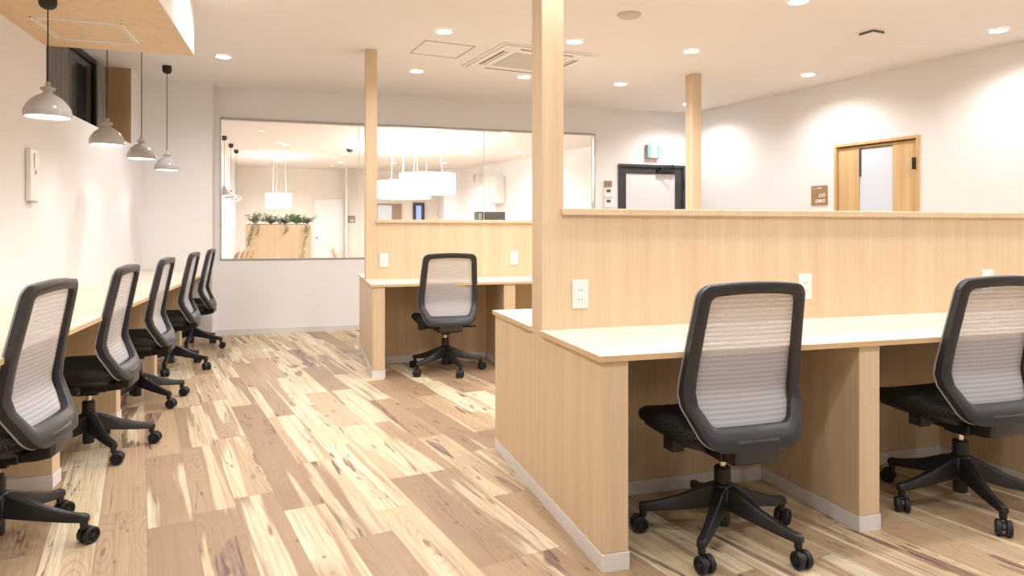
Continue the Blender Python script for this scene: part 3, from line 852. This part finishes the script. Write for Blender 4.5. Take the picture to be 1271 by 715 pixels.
# ------------------------------------------------------------------ lounge beyond the glass
def drum(x, y, z, r, hgt, label, watts):
    t = thing('drum_lamp', label, 'pendant lamp', (x, y, CZ), 0, 'drum lamps in the lounge')
    a, b = z-CZ, z+hgt-CZ
    MB().lathe([(r, a), (r, b), (r-.006, b), (r-.006, a+.01), (.001, a+.01), (.001, a)], 48, caps=False).build('lamp_shade', 'drum', t)
    for k in range(3):
        q = 2*pi*k/3+.3
        MB().tube([(r*.6*cos(q), r*.6*sin(q), b-.01), (r*.5*cos(q), r*.5*sin(q), -.001)], .004, 6).build('suspension_wire', 'plate', t)
    MB().tube([(-r*.6, 0, b-.004), (r*.6, 0, b-.004)], .008, 6).build('cross_bar', 'plate', t)
    MB().lathe([(.05, -.03), (.05, 0)], 20).build('ceiling_cap', 'plate', t)
    point(t, (0, 0, b+.12), watts, .2)
    return t
drum(1.94, 11.40, 1.745, .47, .335, 'large glowing white drum lamp beyond the glass, right one of the pair', 55)
drum(1.76, 12.95, 1.735, .50, .32, 'glowing white drum lamp beyond the glass, overlapping behind the large one', 55)
drum(-.55, 15.0, 1.60, .26, .30, 'small glowing drum lamp above the planter beyond the glass', 18)
for (px_, y, z) in ((1.42, 12.0, 1.66), (1.62, 12.0, 1.74)):
    t = thing('bulb_pendant', 'small white bulb pendant hanging below the drum lamps' + (', left one' if px_ < 1.5 else ', right one'), 'pendant lamp', (px_, y, CZ), 0, 'bulb pendants in the lounge')
    MB().tube([(0, 0, 0), (0, 0, z+.16-CZ)], .007, 6).build('cord', 'plate', t)
    MB().lathe([(.001, z-CZ), (.035, z+.02-CZ), (.04, z+.07-CZ), (.025, z+.12-CZ), (.015, z+.16-CZ)], 20, caps=False).build('bulb_shade', 'drum', t)
tr = thing('ceiling_track', 'thin white ceiling track above the drum lamps beyond the glass', 'ceiling track', (1.55, 12.2, CZ-.05))
MB().tube([(-.25, 1.6, 0), (.35, -1.9, 0)], .012, 6).build('track_rail', 'grey', tr)
MB().tube([(-.2, 1.3, 0), (-.2, 1.3, .05)], .01, 6).tube([(.3, -1.6, 0), (.3, -1.6, .05)], .01, 6).build('track_mount', 'plate', tr)

lounge_spots = [(-.35, 10.0), (-.35, 13.0), (.6, 10.6), (.75, 12.3), (.75, 14.2), (.75, 16.0), (3.0, 10.4), (3.0, 13.0), (3.0, 15.5), (4.4, 10.2), (4.0, 13.0), (-.6, 16.2), (1.9, 15.8), (1.9, 9.4)]
for i, (x, y) in enumerate(lounge_spots):
    downlight(x, y, 'ceiling downlight in the lounge beyond the glass, ' + ['by the left wall, front', 'by the left wall, deeper in', 'first left of the drum lamps', 'second left of the drum lamps', 'third left of the drum lamps',
              'deep in by the white door', 'right of the drum lamps, front', 'right of the drum lamps, middle', 'right of the drum lamps, deep in', 'by the right wall, front', 'by the right wall, deeper in', 'above the planter', 'behind the drum lamps', 'just past the glass at the centre'][i], SPOT_W*2.0, 'lounge downlights')
for i, y in enumerate((12.1, 13.15, 14.1)):
    p = pendant(-1.285, y, CZ, ['nearest', 'middle', 'farthest'][i] + ' of the three dome pendants seen through the glass at the far left')
    p['group'] = 'pendant lamps in the lounge'

# planter box with greenery
pl = thing('planter_box', 'oak planter divider beyond the glass topped with greenery', 'planter', (-.46, 12.8, 0))
MB().box(-.545, .545, -.15, .15, 0, 1.235).build('planter_body', 'oak', pl, bevel=.003)
MB().box(-.52, .52, -.13, .13, 1.235, 1.245).build('soil', 'soil', pl)
def leaf(mb, p, d, L_, W_):
    d = d.normalized(); s = d.cross(Vector((0, 0, 1)));  s = s.normalized() if s.length > .05 else Vector((1, 0, 0))
    u = s.cross(d).normalized(); th = .0008
    q = [p, p + d*L_*.35 + s*W_*.5, p + d*L_*.7 + s*W_*.38 - u*L_*.05, p + d*L_ - u*L_*.16, p + d*L_*.7 - s*W_*.38 - u*L_*.05, p + d*L_*.35 - s*W_*.5]
    mb.add([v for v in q] + [v - u*th for v in q], [(0,1,2,3,4,5), (11,10,9,8,7,6)] + [(i,(i+1)%6,(i+1)%6+6,i+6) for i in range(6)])
def plant(x, y, n, hgt, lab, mat, spread=.16, trail=0):
    t = thing('potted_plant', lab, 'plant', (x, y, 1.2455), 0, 'plants in the planter box')
    st = MB(); lf_ = MB(); rnd = random.Random(int(x*1000)+5)
    for i in range(int(n*1.6)):
        a = rnd.uniform(0, 2*pi); tip = Vector((cos(a)*rnd.uniform(.04, spread), sin(a)*rnd.uniform(.02, .12), rnd.uniform(.25, 1)*hgt))
        pts = [Vector((0, 0, 0)) + tip*f + Vector((0, 0, .3*hgt*f*(1-f))) for f in (0, .25, .5, .75, 1)]
        st.tube(pts, .0025, 5)
        for q in range(9):
            f = .25+.75*q/8; p = tip*f + Vector((0, 0, .3*hgt*f*(1-f)))
            d = Vector((rnd.uniform(-1, 1), rnd.uniform(-1, 1), rnd.uniform(-.2, .9)))
            leaf(lf_, p, d, rnd.uniform(.045, .085), rnd.uniform(.022, .038))
    for i in range(trail):
        x0 = rnd.uniform(-.10, .06); Ln = rnd.uniform(.15, .5); pts = []
        for q in range(12):
            f = q/11; pts.append(Vector((x0 + .05*sin(3*f+i), -.165 - .012*sin(6*f) if f > .15 else -.165*f/.15, .03*(1-f) - max(0, f-.12)*Ln)))
        st.tube(pts, .0025, 5)
        for p in pts[2:]:
            for _ in range(2): leaf(lf_, p, Vector((rnd.uniform(-1, 1), rnd.uniform(-1, -.1), rnd.uniform(-.7, .3))), rnd.uniform(.035, .06), .026)
    st.build('stems', 'stem', t); lf_.build('foliage', mat, t, smooth=False)
plant(-.86, 12.8, 12, .20, 'trailing grey-green plant at the left end of the planter box', 'leaf_b', .19, 3)
plant(-.60, 12.8, 16, .17, 'bushy grey-green plant second from the left in the planter box', 'leaf_b', .24, 0)
plant(-.36, 12.8, 12, .13, 'low plant with a short trailing stem at the middle of the planter box', 'leaf_b', .22, 1)
plant(-.17, 12.8, 18, .18, 'deep green bushy plant right of the middle of the planter box', 'leaf_a', .22, 0)
plant(.01, 12.8, 12, .14, 'trailing plant at the right end of the planter box', 'leaf_b', .17, 2)

# white door and small signs on the lounge end wall
d3 = struct('door_3', MB().box(.165, .20, 17.86, 17.899, 0, 1.95).box(.865, .90, 17.86, 17.899, 0, 1.95).box(.2, .865, 17.86, 17.899, 1.915, 1.95), 'kick', 'white door on the lounge end wall right of the planter', 'door', bevel=.003)
MB().box(.202, .863, 17.87, 17.898, .01, 1.913).build('door_leaf', 'plate', d3, bevel=.003)
MB().tube([(.25, 17.83, .95), (.25, 17.87, .95)], .02, 10).build('door_handle', 'slot', d3)
struct('trim_3', MB().box(.93, .95, 17.2, 17.899, 0, CZ), 'kick')
t = thing('lounge_sign', 'small grey-brown square sign on the lounge wall right of the white door', 'sign', (1.10, 17.9, 1.42))
MB().box(-.09, .09, -.015, 0, -.09, .09).build('sign_plate', 'card', t, bevel=.003)
MB().box(-.03, -.0, -.018, -.015, -.06, -.01).box(.02, .05, -.018, -.015, -.06, -.01).build('sign_icons', 'plate', t)
# dome camera
t = thing('dome_camera', 'black dome camera on the lounge ceiling beyond the glass', 'camera', (.78, 13.2, CZ))
MB().lathe([(.075, 0), (.075, -.02), (.068, -.025)], 24).build('mount', 'plate', t)
MB().lathe([(.065, -.025), (.06, -.05), (.04, -.075), (.001, -.085)], 24, caps=False).build('dome', 'anthracite', t)
# far glazed doors
d4 = struct('door_4', MB().box(1.72, 1.75, 17.84, 17.899, 0, 1.82).box(2.12, 2.15, 17.84, 17.899, 0, 1.82).box(1.75, 2.12, 17.84, 17.899, 1.79, 1.82).box(2.15, 2.36, 17.84, 17.899, 0, 1.82), 'card', 'pale blue glazed door at the lounge end, left', 'door')
MB().box(1.752, 2.118, 17.86, 17.895, .02, 1.788).build('door_pane', 'frost_blue', d4)
d5 = struct('door_5', MB().box(2.66, 2.74, 17.84, 17.899, 0, 1.86).box(2.88, 2.96, 17.84, 17.899, 0, 1.86).box(2.74, 2.88, 17.84, 17.899, 1.78, 1.86), 'anthracite', 'dark framed door with evening-blue glass at the lounge end', 'door')
MB().box(2.742, 2.878, 17.86, 17.895, .02, 1.778).build('door_pane', 'sky_blue', d5)
struct('trim_4', MB().box(3.30, 3.80, 16.95, 17.89, 0, CZ-.001), 'wall')
# water heater style white cabinet, speaker, grey box
def on_lounge(y, off=0): return (lx(y)-off, y)
ang = math.atan2(-1, .2384)
t = thing('wall_cabinet', 'tall white wall unit on the lounge right wall above the grey box', 'wall unit', (lx(14.95)-.13, 14.95, 1.74), radians(13.4))
MB().box(-.12, .12, -.25, .25, 0, .60).build('unit_body', 'plate', t, bevel=.01)
MB().lathe([(.012, -.126), (.012, -.12)], 12, (0, 0, 0), 'x').build('unit_knob', 'slot', t, loc=(0, .05, .10))
MB().tube([(-.02, 0, 0), (-.02, 0, -.35)], .006, 6).build('unit_pipe', 'plate', t)
t = thing('wall_speaker', 'small pale wall speaker high on the lounge right wall', 'speaker', (lx(15.9)-.08, 15.9, 2.25), radians(13.4))
MB().box(-.07, .07, -.10, .10, 0, .24).build('speaker_body', 'ac', t, bevel=.006)
MB().box(-.074, -.069, -.08, .08, .02, .22).build('speaker_grille', 'ac_grille', t)
cb = thing('storage_cabinet', 'white storage cabinet under the dark box beyond the glass', 'cabinet', (3.02, 10.9, 0))
MB().box(-.4, .4, -.2, .2, .06, 1.28).build('cabinet_body', 'plate', cb, bevel=.004)
for s in (-1, 1):
    dd = MB().box(min(0, s*.39)+.002*(s > 0), max(0, s*.39)-.002*(s < 0), -.218, -.2005, .08, 1.26).build('cabinet_door', 'plate', cb, bevel=.003)
    MB().box(s*.04-.006, s*.04+.006, -.235, -.218, .65, .80).build('handle', 'alu', dd)
MB().box(-.38, .38, -.18, .18, 0, .06).build('plinth', 'kick', cb)
t = thing('paper_tray', 'dark grey ribbed box standing on the cabinet beyond the glass', 'box', (2.86, 10.8, 1.2815))
b_ = MB().box(-.235, .225, -.12, .12, 0, .155).build('box_body', plain('dark ribbed box', (.12, .11, .095), .6, noise=.2, nscale=90), t, bevel=.006)
MB().box(-.225, -.17, -.124, -.12, .03, .13).build('box_label', 'grey', t)
MB().box(.226, .27, -.05, .1, 0, .04).build('box_foot', 'grey', t)
fl = thing('flower_arrangement', 'small arrangement of pale yellow flowers beyond the glass below the drum lamps', 'plant', (1.98, 10.9, .95))
fm = MB(); fp = MB(); rnd = random.Random(3)
for i in range(26):
    a = rnd.uniform(0, 2*pi); r = rnd.uniform(.02, .16); tip = Vector((cos(a)*r, sin(a)*r, rnd.uniform(.26, .39)))
    fm.tube([(0, 0, .15), tuple(tip)], .003, 5)
    for _ in range(4): leaf(fp, tip, Vector((rnd.uniform(-1, 1), rnd.uniform(-1, 1), rnd.uniform(-.1, .6))), .045, .028)
fm.build('stems', 'stem', fl); fp.build('petals', plain('pale yellow petals', (.62, .66, .34), .6, noise=.3, nscale=30), fl, smooth=False)
MB().lathe([(.05, 0), (.06, .05), (.055, .14), (.04, .17)], 20).build('vase', 'porcelain', fl)
ct = thing('lounge_table', 'white lounge counter carrying the flower arrangement', 'table', (1.98, 10.9, 0))
MB().box(-.5, .5, -.25, .25, .92, .949).build('tabletop', 'oak_top', ct, bevel=.003)
MB().box(-.45, -.40, -.2, .2, 0, .919).build('leg', 'plate', ct); MB().box(.40, .45, -.2, .2, 0, .919).build('leg', 'plate', ct)

# wooden chairs in the lounge
def wood_chair():
    t = thing('wooden_chair', 'chair', 'chair', (0, 0, 0), 0, 'wooden chairs in the lounge')
    MB().box(-.21, .21, -.20, .20, .42, .45).build('seat', 'chair_wood', t, bevel=.01)
    for sx in (-1, 1):
        MB().tube([(sx*.19, .19, 0), (sx*.17, .17, .42)], [.013, .018], 10).build('leg', 'chair_wood', t)
        MB().tube([(sx*.19, -.23, 0), (sx*.18, -.185, .43), (sx*.18, -.235, .76)], [.013, .018, .013], 10).build('leg', 'chair_wood', t)
    r = []
    for k in range(9):
        x = -.2+.4*k/8; y = -.225+.012*(x/.2)**2; c_ = .03*(x/.2)**2
        r.append([(x, y-.008, .66), (x, y+.010, .66), (x, y-.045, .87-c_), (x, y-.065, .87-c_)])
    MB().loft(r).build('backrest', 'chair_wood', t, bevel=.004)
    return t
wc = wood_chair()
for i, (x, y, a) in enumerate([(-1.10, 9.3, 90), (-1.08, 9.95, 90), (-1.06, 10.6, 90), (-1.04, 11.25, 90), (-.30, 10.9, 96), (.66, 10.9, -96)]):
    o = wc if i == 0 else copy_tree(wc)
    o.location = (x, y, 0); o.rotation_euler = (0, 0, radians(a))
    o['label'] = 'wooden chair seen over the glass sill, ' + ['nearest of the row at the left', 'second of the row at the left', 'third of the row at the left', 'last of the row, before the planter', 'standing apart in front of the planter', 'beside the slim post of the farther island'][i]
